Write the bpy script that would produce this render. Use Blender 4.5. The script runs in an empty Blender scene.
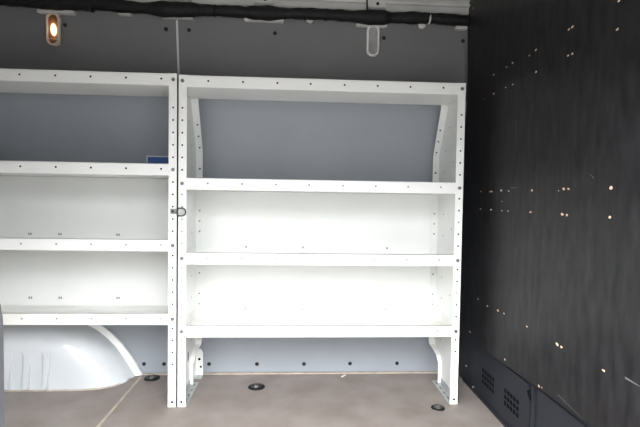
import bpy, bmesh, math, random
from mathutils import Vector, Matrix
random.seed(7)
scene = bpy.context.scene
COL = scene.collection

# ------------------------------------------------------------------ camera
F, CX, CY, CZ, YAW, PITCH, ROLL = 447.58, 0.5047, -2.3156, 0.9263, 0.0545, -0.0362, 0.0152
def cam_axes():
    cy, sy = math.cos(YAW), math.sin(YAW)
    f = Vector((sy*math.cos(PITCH), cy*math.cos(PITCH), math.sin(PITCH)))
    r = Vector((cy, -sy, 0)); u = r.cross(f)
    c, s = math.cos(ROLL), math.sin(ROLL)
    return c*r+s*u, -s*r+c*u, f
RX, UX, FX = cam_axes()
CAM = Vector((CX, CY, CZ))
cd = bpy.data.cameras.new('camera'); cam = bpy.data.objects.new('camera', cd); COL.objects.link(cam)
cd.sensor_width = 36; cd.lens = F/640*36; cd.clip_start = .01
m = Matrix((RX, UX, -FX)).transposed().to_4x4(); m.translation = CAM
cam.matrix_world = m
scene.camera = cam
def ray(x, y): return RX*((x-320)/F)+UX*((213.5-y)/F)+FX
def at_y(x, y, Y): d = ray(x, y); return CAM+d*((Y-CY)/d.y)
def at_z(x, y, Z): d = ray(x, y); return CAM+d*((Z-CZ)/d.z)
def at_x(x, y, X): d = ray(x, y); return CAM+d*((X-CX)/d.x)

# ------------------------------------------------------------------ materials
def mat(name, col, rough=.5, metal=0, var=None, scale=8, stretch=(1,1,1), bump=0, emit=None, emit_s=0, detail=4, lo=.35, hi=.65, spec=.5):
    M = bpy.data.materials.new(name); M.use_nodes = True
    n = M.node_tree.nodes; l = M.node_tree.links; b = n['Principled BSDF']
    b.inputs['Base Color'].default_value = (*col, 1)
    b.inputs['Roughness'].default_value = rough; b.inputs['Metallic'].default_value = metal
    b.inputs['Specular IOR Level'].default_value = spec
    if emit: b.inputs['Emission Color'].default_value = (*emit, 1); b.inputs['Emission Strength'].default_value = emit_s
    if var:
        tc = n.new('ShaderNodeTexCoord'); mp = n.new('ShaderNodeMapping'); mp.inputs['Scale'].default_value = stretch
        nz = n.new('ShaderNodeTexNoise'); nz.inputs['Scale'].default_value = scale; nz.inputs['Detail'].default_value = detail
        cr = n.new('ShaderNodeValToRGB')
        cr.color_ramp.elements[0].color = (*col, 1); cr.color_ramp.elements[1].color = (*var, 1)
        cr.color_ramp.elements[0].position = lo; cr.color_ramp.elements[1].position = hi
        l.new(tc.outputs['Object'], mp.inputs['Vector']); l.new(mp.outputs['Vector'], nz.inputs['Vector'])
        l.new(nz.outputs['Fac'], cr.inputs['Fac']); l.new(cr.outputs['Color'], b.inputs['Base Color'])
        if bump:
            bp = n.new('ShaderNodeBump'); bp.inputs['Strength'].default_value = bump; bp.inputs['Distance'].default_value = .002
            l.new(nz.outputs['Fac'], bp.inputs['Height']); l.new(bp.outputs['Normal'], b.inputs['Normal'])
    return M
WHITE = mat('white_powder_coat', (.86,.87,.85), .38, var=(.83,.84,.82), scale=5)
DUSTY = mat('dusty_white_coat', (.84,.85,.83), .5, var=(.72,.70,.63), scale=7, stretch=(1,2.5,1), lo=.45, hi=.8)
HOLE = mat('dark_hole', (.008,.008,.009), .9, spec=.05)
FAINT = mat('light_hole', (.30,.30,.30), .8)
STEEL = mat('zinc_steel', (.26,.26,.255), .4, .7, var=(.18,.18,.18), scale=40)
GALV = mat('galvanised_steel', (.52,.54,.54), .45, .4, var=(.42,.44,.44), scale=30)
DULL = mat('dull_dark_steel', (.13,.125,.12), .45, .6, var=(.07,.07,.07), scale=40)
GREY = mat('grey_wall_laminate', (.315,.340,.372), .5, var=(.295,.319,.350), scale=3)
GREYSHADE = mat('shaded_wall_laminate', (.165,.162,.164), .55, var=(.150,.147,.149), scale=3, spec=.3)  # grey laminate again, with the upper wall's shade put into the colour
BLACKP = mat('black_plug', (.010,.010,.011), .6)
FLOORM = mat('worn_grey_brown_floor', (.205,.172,.154), .62, var=(.285,.252,.234), scale=6, stretch=(1,1,1), detail=9, lo=.3, hi=.72, bump=.12)
BEIGE = mat('beige_trim', (.46,.40,.33), .6, var=(.36,.31,.26), scale=20)
TRIMW = mat('pale_trim', (.55,.55,.54), .5)
VANWHITE = mat('white_van_paint', (.60,.62,.64), .14, var=(.54,.565,.59), scale=4)
ROOFM = mat('pale_roof_paint', (.48,.47,.455), .45, var=(.41,.40,.385), scale=6)
PLY = mat('black_film_plywood', (.0065,.0065,.0075), .46, var=(.025,.0245,.0265), scale=16, stretch=(1,2.2,.6), detail=12, lo=.32, hi=.78, bump=.3, spec=.28)
CHIP = mat('bare_wood_chip', (.90,.80,.66), .8, var=(.62,.40,.22), scale=250)
SCUFF = mat('pale_scuff', (.13,.13,.13), .8)
NAVY = mat('dark_navy_steel', (.024,.026,.033), .5, var=(.020,.022,.029), scale=6, spec=.25)
RUBBER = mat('black_harness_tape', (.007,.007,.0075), .6, var=(.013,.013,.0135), scale=60, bump=.4, spec=.2)
CLIPW = mat('white_plastic', (.52,.51,.495), .5)
LAMPW = mat('lamp_bezel_white', (.74,.73,.71), .4)
LAMPLIT = mat('lamp_bezel_lit', (.56,.46,.38), .4)  # white bezel with the lit lamp's warm glow put into the colour
LENSOFF = mat('frosted_lens', (.33,.325,.32), .3, var=(.24,.235,.23), scale=20)
BLUE = mat('blue_card', (.020,.075,.27), .5, var=(.024,.09,.31), scale=10)
PALEBLUE = mat('pale_card_edge', (.55,.60,.68), .6)
DGREY = mat('dark_grey_plastic', (.065,.065,.072), .6, var=(.055,.055,.06), scale=30)
WOOD = mat('pale_wood', (.80,.74,.64), .7, var=(.68,.6,.48), scale=60)
DIRT = mat('brown_dirt', (.20,.13,.08), .9, var=(.34,.25,.18), scale=90)
GROUND = mat('outdoor_concrete', (.17,.165,.16), .9, var=(.13,.13,.125), scale=2)

def lens_lit():
    M = bpy.data.materials.new('lit_lamp_lens'); M.use_nodes = True
    n = M.node_tree.nodes; l = M.node_tree.links; b = n['Principled BSDF']
    tc = n.new('ShaderNodeTexCoord'); mp = n.new('ShaderNodeMapping')
    mp.inputs['Location'].default_value = (0, 0, .02); mp.inputs['Scale'].default_value = (36, 0, 19)
    g = n.new('ShaderNodeTexGradient'); g.gradient_type = 'SPHERICAL'
    cr = n.new('ShaderNodeValToRGB'); e = cr.color_ramp.elements
    e[0].position = 0; e[0].color = (.045,.018,.008,1); e[1].position = .8; e[1].color = (5,3.8,2.4,1)
    k = cr.color_ramp.elements.new(.40); k.color = (.34,.105,.04,1)
    l.new(tc.outputs['Object'], mp.inputs['Vector']); l.new(mp.outputs['Vector'], g.inputs['Vector'])
    l.new(g.outputs['Fac'], cr.inputs['Fac']); l.new(cr.outputs['Color'], b.inputs['Emission Color'])
    b.inputs['Emission Strength'].default_value = 1; b.inputs['Base Color'].default_value = (.05,.02,.01,1); b.inputs['Roughness'].default_value = .3
    return M
LENSON = lens_lit()

# ------------------------------------------------------------------ mesh builder
class MB:
    def __init__(s): s.bm = bmesh.new(); s.smooth = False
    def face(s, pts, mi=0, sm=False):
        f = s.bm.faces.new([s.bm.verts.new(p) for p in pts]); f.material_index = mi; f.smooth = sm; return s
    def box(s, a, b, mi=0):
        x0,y0,z0 = [min(a[i],b[i]) for i in range(3)]; x1,y1,z1 = [max(a[i],b[i]) for i in range(3)]
        return s.prism([(y0,z0),(y1,z0),(y1,z1),(y0,z1)], 'x', x0, x1, mi)
    def prism(s, poly, axis, a, b, mi=0, sm=False):
        def P(q, t):
            return (t,q[0],q[1]) if axis=='x' else (q[0],t,q[1]) if axis=='y' else (q[0],q[1],t)
        v0 = [s.bm.verts.new(P(q,a)) for q in poly]; v1 = [s.bm.verts.new(P(q,b)) for q in poly]
        fs = [s.bm.faces.new(v0), s.bm.faces.new(v1[::-1])]
        for i in range(len(poly)):
            j = (i+1) % len(poly); f = s.bm.faces.new((v0[i],v1[i],v1[j],v0[j])); f.smooth = sm; fs.append(f)
        for f in fs: f.material_index = mi
        bmesh.ops.recalc_face_normals(s.bm, faces=fs)
        return s
    def disc(s, c, n, r, mi=0, k=8, sx=1, sy=1):
        n = Vector(n).normalized(); t = n.cross(Vector((0,0,1)))
        if t.length < .1: t = Vector((1,0,0))
        t.normalize(); u = t.cross(n); c = Vector(c)
        return s.face([c+t*(r*sx*math.cos(2*math.pi*i/k))-u*(r*sy*math.sin(2*math.pi*i/k)) for i in range(k)][::-1], mi)
    def rod(s, a, b, r0, r1=None, k=12, mi=0, sm=True):
        a, b = Vector(a), Vector(b)
        return s.tube([a,b], [r0, r0 if r1 is None else r1], k, mi, sm)
    def tube(s, pts, rs, k=12, mi=0, sm=True, closed=False):
        pts = [Vector(p) for p in pts]; n = len(pts); rings = []; prev = None
        if not isinstance(rs, (list,tuple)): rs = [rs]*n
        for i in range(n):
            if closed: d = pts[(i+1)%n]-pts[i-1]
            else: d = pts[min(i+1,n-1)]-pts[max(i-1,0)]
            d.normalize()
            if prev is None:
                t = d.cross(Vector((0,0,1)))
                if t.length < .1: t = d.cross(Vector((0,1,0)))
            else: t = prev-d*prev.dot(d)
            t.normalize(); prev = t; u = d.cross(t)
            rings.append([s.bm.verts.new(pts[i]+rs[i]*(t*math.cos(2*math.pi*j/k)+u*math.sin(2*math.pi*j/k))) for j in range(k)])
        fs = []
        for i in range(n if closed else n-1):
            A, B = rings[i], rings[(i+1)%n]
            for j in range(k):
                f = s.bm.faces.new((A[j],A[(j+1)%k],B[(j+1)%k],B[j])); f.smooth = sm; f.material_index = mi; fs.append(f)
        if not closed:
            for q in (rings[0], rings[-1]):
                f = s.bm.faces.new(q); f.material_index = mi; fs.append(f)
        bmesh.ops.recalc_face_normals(s.bm, faces=fs)
        return s
    def build(s, name, mats, parent=None, **kw):
        me = bpy.data.meshes.new(name); o = bpy.data.objects.new(name, me); COL.objects.link(o)
        if not isinstance(mats, (list,tuple)): mats = [mats]
        for q in mats: me.materials.append(q)
        org = Vector((0,0,0))
        if parent is not None:
            o.parent = parent; org = world_loc(parent)
        elif kw.get('loc') is not None:
            org = Vector(kw['loc']); o.location = org
        s.bm.transform(Matrix.Translation(-org)); s.bm.to_mesh(me); s.bm.free()
        if kw.get('bevel'):
            b = o.modifiers.new('bevel', 'BEVEL'); b.width = kw['bevel']; b.segments = 2; b.limit_method = 'ANGLE'; b.angle_limit = .7
        if kw.get('label'): tag(o, kw['label'], kw.get('cat'), kw.get('group'))
        if kw.get('kind'): o['kind'] = kw['kind']
        return o
def world_loc(o):
    v = Vector((0,0,0))
    while o is not None: v += o.location; o = o.parent
    return v
def tag(o, label, cat=None, group=None):
    o['label'] = label
    if cat: o['category'] = cat
    if group: o['group'] = group
def thing(name, label, cat, loc, group=None):
    o = bpy.data.objects.new(name, None); COL.objects.link(o); o.location = loc; o.empty_display_size = .05
    tag(o, label, cat, group); return o

# ------------------------------------------------------------------ the setting
XL, YF = -2.3, -1.78          # rear end of the visible load space, door side
XB = 1.375                    # bulkhead steel
XP = 1.342                    # face of the plywood lining
WALL = [(.020,0),(.020,.985),(-.048,1.42),(-.107,1.80)]      # side wall profile (y, z)
def wall_y(z):
    for (y0,z0),(y1,z1) in zip(WALL, WALL[1:]):
        if z <= z1: return y0+(y1-y0)*(z-z0)/(z1-z0)
    return WALL[-1][0]
MB().box((XL,YF,-.05),(XB+.06,.10,0)).build('floor', FLOORM, kind='structure')
SEAM = at_y(177.8,45,-.085).x
def wall_panel(x0, x1, z0, z1, mi, mb):
    pts = [(wall_y(z0),z0)]+[p for p in WALL if z0 < p[1] < z1]+[(wall_y(z1),z1)]
    mb.prism(pts+[(y+.012,z) for y,z in pts[::-1]], 'x', x0, x1, mi)
ZK, ZM, ZT = .985, 1.425, 1.80
def wall_band(name, z0, z1, mt):
    wb = MB()
    for x0, x1 in ((XL, SEAM-.003), (SEAM+.003, XB+.05)): wall_panel(x0, x1, z0, z1, 0, wb)
    return wb.build(name, [mt], kind='structure')
wall = wall_band('wall_back', 0, ZK, GREY)
wall_mid = wall_band('wall_back_middle', ZK, ZM, GREY)
wall_top = wall_band('wall_back_top', ZM, ZT, GREYSHADE)
MB().box((XL,.04,-.05),(XB+.06,.06,1.9)).build('wall_outer', VANWHITE, kind='structure')
def plug(x, z):
    y = wall_y(z); d = Vector((0,-1,-.157 if z > 1.2 else 0)).normalized()
    p = Vector((x,y,z)); mb = MB(); mb.rod(p-d*.001, p+d*.003, .0105, .009, 12); mb.rod(p+d*.003, p+d*.005, .006, .003, 10)
    mb.build('plug', BLACKP, wall_top if z > 1.2 else wall)
def at_wall(px, py):
    P = at_y(px, py, 0)
    for _ in range(8): P = at_y(px, py, wall_y(P.z))
    return P
for px, py in ((65,25),(166,29),(189,30),(275,33),(384,38),(463,41)):
    P = at_wall(px, py); plug(P.x, P.z)
for px, py in ((144,364),(164,364),(209,364),(257,364),(304,364),(350,363.5),(397,363.3)):
    P = at_wall(px, py); plug(P.x, P.z)
# white joint strip between the two wall panels
zs = [1.0,1.3,1.80]
tr = MB(); tr.prism([(wall_y(z)-.004,z) for z in zs]+[(wall_y(z)+.004,z) for z in zs[::-1]], 'x', SEAM-.0045, SEAM+.0045)
tr.build('trim_1', TRIMW, kind='structure')
MB().box((-.27,-.004,0),(XB,.012,.006)).build('trim_2', BEIGE, kind='structure')
MB().box((-.275,-1.70,0),(-.263,-.03,.002)).build('trim_3', BEIGE, kind='structure')

# roof
prof = [(-.112,1.797),(-.114,1.830),(-.123,1.842),(-.125,1.866),(-.139,1.868),(-.142,1.876),(-.128,1.882),(-.128,1.893),(-.138,1.895),(-.140,1.930),(-.17,1.955),(-.35,1.975),(YF+.25,1.975),(YF,1.90)]
c = MB(); c.prism(prof+[(y+.03,z+.03) for y,z in prof[::-1]], 'x', XL, XP-.001)
ceiling = c.build('ceiling', ROOFM, kind='structure')
for px in (181, 264, 376):                       # cross bows of the roof
    x = at_y(px, 8, -.13).x
    b = MB()
    top = [(-.128,1.838),(-.141,1.846),(-.146,1.93),(-.20,1.950),(-.36,1.962),(YF+.3,1.962)]
    b.prism(top+[(y+.016,z+.012) for y,z in top[::-1]], 'x', x-.045, x+.045)
    for z in (1.862,1.893):
        b.disc((x+.006,-.1435,z), (0,-1,-.06), .008, 1)
    b.disc((x-.028,-.1435,1.880), (0,-1,-.06), .004, 1)
    b.build('roof_bow', [ROOFM, HOLE], ceiling)
MB().box((XL,YF-.03,1.60),(XB+.06,YF,1.99)).build('door_header_unseen', VANWHITE, kind='structure')  # unseen door header, added to hold sky light off the upper wall
MB().box((XL-.03,YF,-.05),(XL,.06,1.99)).build('wall_left_unseen', VANWHITE, kind='structure')  # unseen rear end, added to keep daylight off the left unit
MB().box((XL,YF-.03,-.05),(-.42,YF,1.60)).build('wall_front_unseen', VANWHITE, kind='structure')  # unseen near side, added and cut to length to darken the left unit

# bulkhead
def strip_quad(P): return P
bk = MB()
bk.box((XB,YF,0),(XB+.02,.10,1.99))
# raised vent plate, crease and sill
bk.prism([(-.215,.035),(-.215,.235),(-.235,.25),(-.735,.25),(-.750,.235),(-.750,.035)], 'x', XB-.007, XB)
bk.prism([(-.765,.02),(-.765,.26),(-.775,.26),(-.775,.02)], 'x', XB-.010, XB)
bk.prism([(-.80,.02),(-.80,.26),(-1.6,.26),(-1.6,.02)], 'x', XB-.006, XB)
bk.box((XB-.006,-1.7,0),(XB,-.10,.012))
bulk = bk.build('wall_right', NAVY, kind='structure')
for ya, yb in ((-.335,-.462),(-.552,-.676)):
    v = MB()
    for r in range(3):
        for cidx in range(5):
            y = ya+(yb-ya)*(cidx+.5)/5; z = .150-.0255*r
            v.box((XB-.0078,y-.0088,z-.0085),(XB-.006,y+.0088,z+.0085), 0)
    v.build('vent', HOLE, bulk)
nt = MB(); nt.prism([(-.738,.225),(-.752,.238),(-.768,.205),(-.760,.200)], 'x', XB-.0125, XB-.009); nt.build('clip_slot', HOLE, bulk)
for px, py in ((466,366),(473,387)):
    P = at_x(px, py, XB-.004); s_ = MB(); s_.rod(P+Vector((.006,0,0)), P-Vector((.004,0,0)), .006, .004, 8); s_.build('screw', STEEL, bulk)

# black film faced plywood lining
tl, bl = at_x(467, 20, XP), at_x(465.6, 337.5, XP)
b2, b3 = at_x(555,400,XP), at_x(592,427,XP)
py = MB()
poly = [(bl.y,bl.z),(tl.y+.0,tl.z),(tl.y,1.86),(-1.70,1.86),(-1.70,b3.z+.02),(b3.y,b3.z),(b2.y,b2.z)]
poly[1] = (tl.y,1.99); poly[2] = (-1.70,1.99); poly[3] = (-1.70,b3.z+.02)
py.prism(poly, 'x', XP, XP+.015)
chips = [(493.8,74.7,1.2),(506.6,67,1),(512.8,62.8,1.2),(529.3,55.6,1),(536,50,1.5),(569,29.4,1.6),(572.5,26.8,1.7),(617.4,29.4,1.9),(619,1,1.6),
 (493.8,93.7,1.2),(485,99,.6),(505.6,87.5,1),(512.8,84.5,1.1),(536,72,1.3),(568,55.6,1.6),(572.5,53.6,1.6),(473,8,.7),
 (480.9,191.6,1.1),(490,191.6,1.2),(491.8,191.6,1.2),(501.4,190.5,1.6),(508.8,191,1.2),(532,190.2,1.5),(558.8,190.7,.8),(564,188.8,1.7),(568.4,189,1.8),(611.3,187.7,2.2),(502,201.4,.8),
 (480.6,209,1),(491,209.6,1.1),(502,210.7,1),(508,211,.9),(530.6,212,1.5),(562.3,214.5,2),(567,215,1.8),(610,217.3,1.9),
 (478,299,1.1),(487.5,306,1),(498,310.5,1.5),(504,313.5,1),(527,326.5,1),(557.3,344.6,2.2),(561.7,347,1.9),(603.7,370.5,1.8),(470,332,1.2),(505,359.5,1.4),(539,386,1.6),(541.8,387.5,1)]
for x, y, r in chips:
    P = at_x(x, y, XP); D = (P-CAM).dot(FX); R0 = r*.68*D/F
    cs = abs((P-CAM).normalized().x); hy = R0/max(cs,.35)
    n = 7; pts = []
    for i in range(n):
        a = 2*math.pi*i/n; q = random.uniform(.65,1.2)
        pts.append((XP-.0004, P.y-math.cos(a)*hy*q, P.z+math.sin(a)*R0*1.1*q))
    py.face(pts, 1)
def scuff(a, b, w):
    A, B = at_x(*a, XP), at_x(*b, XP); d = (B-A).normalized(); nn = d.cross(Vector((1,0,0)))*w
    e = Vector((-.0003,0,0)); py.face([A+e-nn*.4, B+e-nn*.2, B+e+nn*.2, A+e+nn], 2)
scuff((625,378),(641,387),.004); scuff((558,395),(582,418),.002); scuff((511,188),(519,187.5),.003); scuff((594,178),(590,174),.002)
scuff((516,120),(516.6,146),.002)
plyo = py.build('plywood_panel', [PLY, CHIP, SCUFF], loc=(XP,-.9,.28), label='black film-faced plywood sheet with chipped screw holes lining the right bulkhead', cat='panel', bevel=.0015)

# ------------------------------------------------------------------ shelving units
D0 = .3591; LIP = .0513; PW = .0376; T = .003
ZB = [(-.015,1.15),(-.125,1.385)]
def unit(x0, W, H, tops, label, hole_px_x, hid):
    u = thing('shelving_unit', label, 'shelf', (x0+W/2,-.18,0))
    back = [(-.125,H),(-.125,1.37),(-.015,1.15),(-.015,.185),(-.022,.165),(-.075,.150),(-.105,.135),(-.128,.105),(-.130,0)]
    for side in (0,1):
        xw = x0 if side == 0 else x0+W-T              # web
        sg = 1 if side == 0 else -1
        xo = x0 if side == 0 else x0+W                # outer face
        mb = MB()
        mb.prism([(-D0,0),(-D0,H)]+back, 'x', xw, xw+T)
        mb.box((xo,-D0,0),(xo+sg*PW,-D0+T,H))
        # rear flange follows the slanted rear edge
        up = back[:4]; fw = .036
        mb.prism(up+[(y-.003,z) for y,z in up[::-1]], 'x', xo, xo+sg*fw)
        lo = back[3:]
        ws = [.036,.034,.028,.023,.020,.020]
        for q in range(len(lo)-1):
            (ya_,za_),(yb_,zb_) = lo[q],lo[q+1]
            mb.face([(xo,ya_-.002,za_),(xo+sg*ws[q],ya_-.002,za_),(xo+sg*ws[q+1],yb_-.002,zb_),(xo,yb_-.002,zb_)])
        lips = [t-LIP/2 for t in tops]
        z = .03
        xh = xo+sg*.019
        k = 0
        while z < H-.03:
            if not any(abs(z-q) < .016 for q in lips) and not (tops[0]-.15 < z < tops[0]-.06 and k % 2) and z > .15:
                mb.disc((xh,-D0-.0004,z), (0,-1,0), .0042, 1 if (z > .98 or not hid or (side == 1 and k % 3)) else 2)
            k += 1; z += .0529
        mb.disc((xh,-D0-.0004,.022), (0,-1,0), .0058, 1)
        # holes of web and rear flange
        for i in range(30):
            z = .215+.0529*i
            if z > H-.08: break
            if any(t-LIP-.01 < z < t+.01 for t in tops): continue
            yb = -.015 if z < 1.15 else -.015-(z-1.15)*.5
            xin = xw+T+.0004 if side == 0 else xw-.0004
            if i % 4 != 1: mb.disc((xo+sg*.022, yb-.0036, z), (0,-1,-.2 if z > 1.15 else 0), .0048, 1 if z > 1.0 else 2)
            if i % 2 == 0: mb.disc((xin, yb-.09, z), (sg,0,0), .0048, 2)
            if i % 3 == 2: mb.disc((xin, yb-.21, z-.012), (sg,0,0), .0048, 2)
        if side == 0:
            mb.disc((xw+T+.0004,-.17,.155),(1,0,0),.012,1,12,.8,2.2)
        sp = mb.build('side_panel', [WHITE, HOLE, FAINT], u)
        for q in lips:                                   # bolts through post and tray
            b = MB(); p = Vector((xh,-D0-.001,q))
            b.rod(p+Vector((0,.001,0)), p-Vector((0,.0015,0)), .0078, .0078, 14); b.rod(p-Vector((0,.001,0)), p-Vector((0,.0055,0)), .0056, .005, 6, sm=False)
            b.build('bolt', STEEL, sp)
        # galvanised foot on the floor
        ft = MB(); xa, xb = xo, xo+sg*.041
        ft.box((xa+sg*T,-.352,0),(xb,-.100,.003)); ft.box((xa+sg*T,-.340,0),(xa+sg*(T+.003),-.135,.030))
        for i in range(4): ft.box((xo+sg*.022,-.315+i*.055,.003),(xo+sg*.030,-.290+i*.055,.0034),1)
        ft.build('foot', [GALV, STEEL], sp)
    for i, t in enumerate(tops):
        zb = t-LIP; yb = -.127 if i == 0 else -.020
        mb = MB(); xa, xb = x0+PW*.5, x0+W-PW*.5
        xi, xj = x0+T+.0005, x0+W-T-.0005
        mb.box((xi,-D0+T+.002,zb),(xj,yb,zb+.003))                       # pan
        mb.box((x0+PW,-D0,zb),(x0+W-PW,-D0+.003,t))                      # front lip
        mb.box((xi,-D0+T+.0005,zb),(xj,-D0+T+.003,t))                    # lip tongue behind the posts
        mb.box((x0+PW,-D0,t-.003),(x0+W-PW,-D0+.014,t))
        mb.box((xi,-D0+.012,zb),(xi+.002,yb,t-.004)); mb.box((xj-.002,-D0+.012,zb),(xj,yb,t-.004))
        mb.box((xi,yb-.002,zb),(xj,yb,zb+.010))
        for px in hole_px_x:
            P = at_y(px, 200, -D0)
            mb.disc((P.x,-D0-.0004,t-LIP*.46), (0,-1,0), .0045, 1 if i < 2 and not (hid and i == 1) else 2)
        mb.build('shelf', [DUSTY if i == len(tops)-1 else WHITE, HOLE, FAINT], u, bevel=.0008)
    for (ta, tb, rows) in ((tops[1],tops[2],0),(tops[2],tops[3],1)):     # white back panels of the two lower bays
        mb = MB(); z0, z1 = tb-LIP+.004, ta-LIP-.001
        mb.box((x0+T+.001,-.0147,z0),(x0+W-T-.001,-.0140,z1))
        for px in ((246,303,387) if hid else (30,60,118)):
            for dx in ((0,) if hid else (-.005,.005)):
                P = at_y(px, 250, -.015); mb.disc((P.x+dx,-.0151,tb-.012), (0,-1,0), .0055 if hid else .0045, 1, 8, 1, 1 if hid else 1.5)
        mb.build('back_panel', [WHITE, FAINT], u)
    return u
UR = unit(-.003, 1.253, 1.4395, [1.4395,1.0024,.6786,.3587], 'white perforated steel shelving unit with four shelves, wholly in view in the middle', (207.6,242,276,309,342.7,375.5,408,440.6), True)
UL = unit(-1.6055, 1.6015, 1.4441, [1.4441,1.061,.7344,.4137], 'white perforated steel shelving unit above the wheel arch, cut off by the left edge', (-120,-85,-50,-15,20.6,56,91,126,161), False)

# white wall bracket behind the left leg of the middle unit
wbk = thing('wall_bracket', 'small white bracket on the floor behind the left leg of the middle shelving unit', 'bracket', (.017,-.03,0))
w = MB(); w.prism([(.001,0),(.039,0),(.039,.120),(.028,.137),(.012,.137),(.001,.120)], 'y', -.012, -.009)
w.box((.001,-.012,0),(.004,-.045,.11)); w.disc((.028,-.0124,.045),(0,-1,0),.006,1); w.disc((.020,-.0124,.085),(0,-1,0),.007,1)
w.build('upright_plate', [WHITE, HOLE], wbk)
w = MB(); w.box((.001,-.060,0),(.039,-.009,.003)); w.build('base_plate', GALV, wbk)

# latch ring bridging both posts
lr = thing('latch_ring', 'small steel latch with a D-shaped ring screwed across the two adjoining white posts', 'latch', (-.003,-D0-.006,.857))
P0 = at_y(173.2,211.3,-D0-.004); P1 = at_y(180.6,212,-D0-.008)
mb = MB(); mb.box((P0.x-.012,-D0-.006,P0.z-.011),(P0.x+.016,-D0-.001,P0.z+.011)); mb.disc((P0.x-.002,-D0-.0065,P0.z),(0,-1,0),.005,1)
mb.build('bracket', [STEEL, HOLE], lr, bevel=.002)
mb = MB(); pts = []
for i in range(9):
    a = -math.pi/2+math.pi*i/8; pts.append((P1.x+.006+.015*math.cos(a), -D0-.008, P1.z+.0165*math.sin(a)))
pts += [(P1.x-.010,-D0-.007,P1.z+.0165),(P1.x-.014,-D0-.006,P1.z+.008),(P1.x-.014,-D0-.006,P1.z-.008),(P1.x-.010,-D0-.007,P1.z-.0165)]
mb.tube(pts, .0030, 8, closed=True); mb.build('ring', DULL, lr)
mb = MB(); mb.box((P1.x-.010,-D0-.0035,P1.z-.011),(P1.x+.014,-D0-.001,P1.z+.011)); mb.rod((P1.x+.004,-D0-.003,P1.z),(P1.x+.004,-D0-.007,P1.z),.006,.005,10)
mb.build('catch_plate', GALV, lr)

# blue box on the left unit's second shelf
a = at_y(146.3,155.6,-.1465); zt = a.z; zb = 1.061-LIP+.0035
bb = thing('blue_box', 'flat blue box with pale edges at the right end of the left unit second shelf', 'box', ((a.x-.03)/2,-.10,zb))
x1 = -.032
mb = MB(); mb.box((a.x+.002,-.145,zb),(x1,-.045,zt-.003)); mb.build('carton', BLUE, bb)
mb = MB(); e = .0055
mb.box((a.x,-.1465,zt-e),(x1,-.144,zt)); mb.box((a.x,-.1465,zb),(a.x+e,-.144,zt)); mb.box((x1-e,-.1465,zb),(x1,-.144,zt)); mb.box((a.x,-.144,zt-.0032),(x1,-.044,zt))
mb.build('pale_edge', PALEBLUE, bb)

# ------------------------------------------------------------------ wheel arch
wa = thing('wheel_arch', 'smooth white painted wheel arch bulging from the wall under the left shelving unit', 'wheel arch', (-.85,-.08,0))
ACX = -.85
arc_r = [(-.273,0),(-.297,.045),(-.333,.104),(-.376,.166),(-.423,.215),(-.475,.258),(-.55,.300),(-.65,.333),(-.75,.345),(-.85,.348)]
outline = [(x,z) for x,z in arc_r]+[(2*ACX-x,z) for x,z in arc_r[-2::-1]]
def inset(p, d):
    out = []
    for i,(x,z) in enumerate(p):
        a_, b_ = p[max(i-1,0)], p[min(i+1,len(p)-1)]
        tx, tz = b_[0]-a_[0], b_[1]-a_[1]; L = math.hypot(tx,tz); nx, nz = -tz/L, tx/L
        if (ACX-x)*nx+(0-z)*nz < 0: nx, nz = -nx, -nz
        q = [x+nx*d, max(z+nz*d,0)]
        if i in (0,len(p)-1): q = [x+(d*1.1 if x < ACX else -d*1.1), 0]
        out.append(tuple(q))
    return out
inn = inset(outline, .027)
mb = MB(); fs = []
S = [1,.999,.996,.99,.98,.96,.93,.9,.86,.8,.72,.6,.45,.25]
rows = []
for s_ in S:
    y = .006-.190*math.sqrt(max(0,1-s_**8))
    rows.append([mb.bm.verts.new((ACX+(x-ACX)*s_, y, z*s_)) for x,z in inn])
for A, B in zip(rows, rows[1:]):
    for i in range(len(A)-1):
        f = mb.bm.faces.new((A[i],A[i+1],B[i+1],B[i])); f.smooth = True; fs.append(f)
f = mb.bm.faces.new(rows[-1]); f.smooth = True; fs.append(f)
bmesh.ops.recalc_face_normals(mb.bm, faces=fs)
dome = mb.build('dome', VANWHITE, wa)
mb = MB()
o2 = [(x,z) for x,z in outline]
for (p,q,r,s_) in zip(o2, o2[1:], inn[1:], inn):
    mb.face([(p[0],-.004,p[1]),(q[0],-.004,q[1]),(r[0],-.014,r[1]),(s_[0],-.014,s_[1])], 0, True)
    mb.face([(p[0],-.004,p[1]),(q[0],-.004,q[1]),(q[0],.012,q[1]),(p[0],.012,p[1])], 0, True)
mb.build('flange', WHITE, wa)
FY = -.186
for xa, xb in ((2.5,11.5),(22,30.5),(42,49.8)):
    a0, a1 = at_y(xa-.8,352,FY), at_y(xb+.8,352,FY); b0, b1 = at_y(xa+1.2,388,FY), at_y(xb-1.2,388,FY)
    mb = MB(); t0, t1 = .002, .020
    A = [(a0.x,FY+t0,a0.z),(a1.x,FY+t0,a1.z),(b1.x,FY+t0,b1.z),(b0.x,FY+t0,b0.z)]
    B = [(a0.x+.012,FY-.002,a0.z-.02),(a1.x-.006,FY-.002,a1.z-.02),(b1.x-.003,FY-t1,b1.z),(b0.x+.007,FY-t1,b0.z)]
    va = [mb.bm.verts.new(p) for p in A]; vb = [mb.bm.verts.new(p) for p in B]
    ff = [mb.bm.faces.new(vb)]+[mb.bm.faces.new((va[i],va[(i+1)%4],vb[(i+1)%4],vb[i])) for i in range(4)]
    bmesh.ops.recalc_face_normals(mb.bm, faces=ff)
    mb.build('pressed_rib', VANWHITE, dome)
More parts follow.
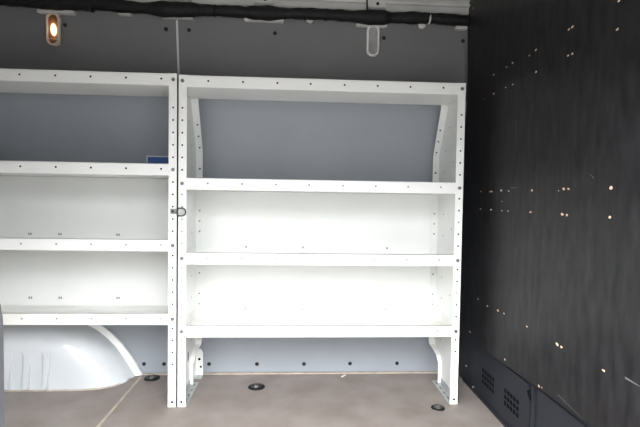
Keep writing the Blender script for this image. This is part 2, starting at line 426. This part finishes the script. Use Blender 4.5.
# sealant bead and dirt at the corner
mb = MB(); line = []
for i in range(24):
    s_ = -.99+1.98*i/23; line.append((ACX+s_*(inn[0][0]-ACX), .006-.190*math.sqrt(max(0,1-abs(s_)**8))-.002, .002))
mb.tube(line, .0045, 6); mb.build('sealant_bead', BEIGE, wa)
P = at_z(132,374,.0)
mb = MB()
for i in range(14):
    q = (P.x+random.uniform(-.022,.022), P.y-.012+random.uniform(-.010,.012), 0); r = random.uniform(.003,.008)
    mb.rod(q, (q[0],q[1],r*.8), r, r*.4, 6)
d_ = mb.build('dirt', DIRT, loc=(P.x,P.y,0), label='crumbs of brown dirt at the right foot of the wheel arch', cat='dirt', kind='stuff')

# ------------------------------------------------------------------ lashing rings in the floor
def lash(px, py, r, label, rot):
    P = at_z(px, py, 0); t = thing('lashing_ring', label, 'lashing ring', (P.x,P.y,0), 'recessed lashing rings in the floor')
    mb = MB(); n = 20
    for ra, za, rb, zb_ in ((r,.0006,r*.9,.004),(r*.9,.004,r*.80,.0035),(r*.80,.0035,r*.70,.0012)):
        for i in range(n):
            a0, a1 = 2*math.pi*i/n, 2*math.pi*(i+1)/n
            mb.face([(P.x+ra*math.cos(a0),P.y+ra*math.sin(a0),za),(P.x+ra*math.cos(a1),P.y+ra*math.sin(a1),za),(P.x+rb*math.cos(a1),P.y+rb*math.sin(a1),zb_),(P.x+rb*math.cos(a0),P.y+rb*math.sin(a0),zb_)],0,True)
    mb.disc((P.x,P.y,.0012),(0,0,1),r*.71,0,n)
    mb.build('cup', BLACKP, t)
    mb = MB(); pts = []
    for i in range(14):
        a = 2*math.pi*i/14; q = Vector((r*.58*math.cos(a), r*.50*math.sin(a), 0)); q.rotate(Matrix.Rotation(rot,3,'Z'))
        pts.append((P.x+q.x,P.y+q.y,.0065))
    mb.tube(pts, .0042, 8, closed=True); mb.build('ring', DULL, t)
    mb = MB(); mb.box((P.x-.012,P.y-.010,.001),(P.x+.012,P.y+.010,.008)); mb.build('anchor_bar', STEEL, t, bevel=.002)
lash(152,378.3,.040,'round dark lashing ring recessed in the floor beside the wheel arch end', .2)
lash(256.5,387,.042,'round dark lashing ring recessed in the floor under the middle shelving unit', .3)
lash(438,408,.031,'round dark lashing ring recessed in the floor by the right foot of the middle unit', -.4)

# wood splinter on the floor
P = at_z(343.5,376.2,0)
mb = MB(); mb.prism([(P.x-.014,P.y-.014),(P.x-.004,P.y-.012),(P.x+.014,P.y+.012),(P.x+.004,P.y+.010),(P.x-.006,P.y-.002)], 'z', 0, .004)
mb.build('splinter', WOOD, loc=(P.x,P.y,0), label='small pale splinter lying on the floor near the wall under the middle unit', cat='debris')

# ------------------------------------------------------------------ wiring harness along the roof rail
HY = -.155; HZ = at_y(320,14.8,HY).z
hs = thing('wiring_harness', 'thick black taped wiring harness running along the top of the wall', 'cable', (-.4,HY,HZ))
bul = [(at_y(px,10,HY).x, w_, h_) for px,w_,h_ in ((-40,.10,.008),(60,.16,.004),(118,.05,.003),(174,.11,.009),(263,.08,.007),(373,.085,.0085),(412,.04,.002))]
pts, rs = [], []
x = XL+.05; i = 0
while x < XP-.004:
    r = .0255+.0012*math.sin(x*37)+.001*math.sin(x*91)
    for bx, w_, h_ in bul:
        d = abs(x-bx)/w_
        if d < 1: r += h_*(1-d**4)
    if x < -.3: r += .003*min(1,(-.3-x)/.15)
    pts.append((x,HY+.003*math.sin(x*9),HZ+.002*math.sin(x*13)+(.014*min(1,(-.25-x)/.25) if x < -.25 else 0))); rs.append(r); x += .012
mb = MB(); mb.tube(pts, rs, 16); mb.build('conduit', RUBBER, hs)
zt = HZ
for px in (92,200,215,305,326,429,448):
    X = at_y(px,12,HY).x
    mb = MB(); mb.rod((X-.004,HY,HZ),(X+.004,HY,HZ),.0272,.0272,18); mb.build('cable_tie', CLIPW if px == 429 else RUBBER, hs)
def rail(pa, pb, ya, yb, tabs):
    A, B = at_y(pa, ya, -.128), at_y(pb, yb, -.128); z = (A.z+B.z)/2
    mb = MB(); mb.box((A.x,-.134,z-(.006 if tabs else .003)),(B.x,-.106,z+.012))
    if tabs:
        mb.rod((A.x-.004,-.128,z+.004),(A.x+.016,-.128,z+.004),.013,.013,12); mb.rod((B.x-.018,-.128,z+.004),(B.x+.004,-.128,z+.004),.013,.013,12)
    mb.build('mounting_bracket', CLIPW, hs, bevel=.002)
rail(37.5,74,12.2,13.2,False); rail(162,193,17,18,False); rail(245,283,19.5,20.5,True); rail(357,386,25,25.5,True); rail(456,467,28,29.5,False); rail(118,131,13.5,14.5,False)
for px, py_ in ((310,20.5),(422,26)):
    P = at_y(px, py_, -.128)
    mb = MB(); mb.rod((P.x,-.134,P.z+.004),(P.x,-.110,P.z+.004),.017,.017,18); mb.build('round_clip', CLIPW, hs)
# thin cable going up beside the bow
Q = at_y(367,14,-.15)
mb = MB(); mb.tube([(Q.x,HY,HZ+.01),(Q.x,-.152,1.845),(Q.x-.002,-.150,1.89),(Q.x-.004,-.165,1.935)], .004, 8); mb.build('branch_cable', RUBBER, hs)

# ------------------------------------------------------------------ lamps
def rrect(w, h, r, n=6):
    o = []
    for cx_, cz_, a0 in ((w/2-r,h/2-r,0),(-w/2+r,h/2-r,90),(-w/2+r,-h/2+r,180),(w/2-r,-h/2+r,270)):
        for i in range(n+1):
            a = math.radians(a0+90*i/n); o.append((cx_+r*math.cos(a), cz_+r*math.sin(a)))
    return o
def lamp(px, py_, tilt, lens_mat, label, lit):
    P = at_wall(px, py_); y0 = P.y
    t = thing('interior_lamp', label, 'lamp', (P.x,y0-.012,P.z))
    slope = math.atan(.157)
    Rm = Matrix.Rotation(slope,4,'X') @ Matrix.Rotation(tilt,4,'Y')
    def put(mb, name, m_, par):
        mb.bm.transform(Rm); mb.bm.transform(Matrix.Translation(world_loc(t)))
        o = mb.build(name, m_, par); return o
    W_, H_ = .064, .150
    outer, inner = rrect(W_,H_,.028), rrect(W_-.018,H_-.020,.022)
    mb = MB(); n = len(outer); mid = rrect(W_-.008,H_-.008,.026)
    L = [[mb.bm.verts.new((x,yy,z)) for x,z in ring] for ring, yy in ((outer,.016),(outer,-.006),(mid,-.014),(inner,-.013),(inner,.002))]
    ff = []
    for A, B in zip(L, L[1:]):
        for i in range(n):
            f = mb.bm.faces.new((A[i],A[(i+1)%n],B[(i+1)%n],B[i])); f.smooth = True; ff.append(f)
    ff.append(mb.bm.faces.new(L[0]))
    bmesh.ops.recalc_face_normals(mb.bm, faces=ff)
    put(mb, 'bezel', LAMPLIT if lit else LAMPW, t)
    mb = MB(); mb.face([(x,.000,z) for x,z in inner][::-1]); 
    for f in mb.bm.faces:
        f.normal_update()
        if f.normal.y > 0: f.normal_flip()
    put(mb, 'lens', lens_mat, t)
    mb = MB(); mb.box((-.022,-.003,-.045),(.022,.001,-.041)); put(mb, 'lens_rib', LENSOFF if not lit else LAMPLIT, t)
    if lit:
        ld = bpy.data.lights.new('lamp_bulb','POINT'); ld.energy = .012; ld.color = (1,.72,.45); ld.shadow_soft_size = .01
        lo = bpy.data.objects.new('lamp_bulb', ld); COL.objects.link(lo); lo.location = Rm @ Vector((0,-.03,0)); lo.parent = t
lamp(55.0, 30.3, math.radians(4.5), LENSON, 'lit oblong interior lamp glowing warm amber on the upper left wall', True)
lamp(372.4, 41.7, math.radians(-1.5), LENSOFF, 'unlit oblong interior lamp with white bezel above the middle shelving unit', False)

# ------------------------------------------------------------------ dark grey post at the door opening, left edge
a = at_y(5.6,400,-1.64); top = at_y(3,316,-1.64).z
ps = MB()
pr = [(a.x-.11,0),(a.x,0),(a.x,top-.02),(a.x-.001,top),(a.x-.004,top+.018),(a.x-.009,top+.030),(a.x-.03,top+.042),(a.x-.06,top+.045),(a.x-.11,top+.045)]
ps.prism(pr, 'y', -1.70, -1.64, sm=False)
ps.build('door_post', DGREY, loc=(a.x-.05,-1.67,0), label='dark grey rounded post standing at the left edge of the door opening', cat='post', bevel=.004)

# ------------------------------------------------------------------ outdoors and light
MB().box((-14,-16,-.70),(14,YF-.04,-.65)).build('ground', GROUND, kind='structure')  # unseen ground outside, added to shape the daylight bounce
w = bpy.data.worlds.new('sky'); scene.world = w; w.use_nodes = True
wn, wl = w.node_tree.nodes, w.node_tree.links; bg = wn['Background']
tc = wn.new('ShaderNodeTexCoord'); sx = wn.new('ShaderNodeSeparateXYZ'); cr = wn.new('ShaderNodeValToRGB')
e = cr.color_ramp.elements
e[0].position = .02; e[0].color = (.04,.04,.04,1); e[1].position = .50; e[1].color = (.97,.985,1,1)
k = cr.color_ramp.elements.new(.14); k.color = (.14,.14,.143,1)
wl.new(tc.outputs['Generated'], sx.inputs['Vector']); wl.new(sx.outputs['Z'], cr.inputs['Fac']); wl.new(cr.outputs['Color'], bg.inputs['Color'])
bg.inputs['Strength'].default_value = 18.5
sd = bpy.data.lights.new('door_light','AREA'); sd.shape = 'RECTANGLE'; sd.size = 3.4; sd.size_y = 2.4; sd.energy = 1; sd.cycles.is_portal = True
so = bpy.data.objects.new('door_light', sd); COL.objects.link(so); so.location = (-.3,YF-.05,.5)
so.rotation_euler = (math.radians(90),0,0)
scene.view_settings.view_transform = 'Standard'; scene.view_settings.look = 'None'
scene.view_settings.exposure = 0; scene.view_settings.gamma = 1
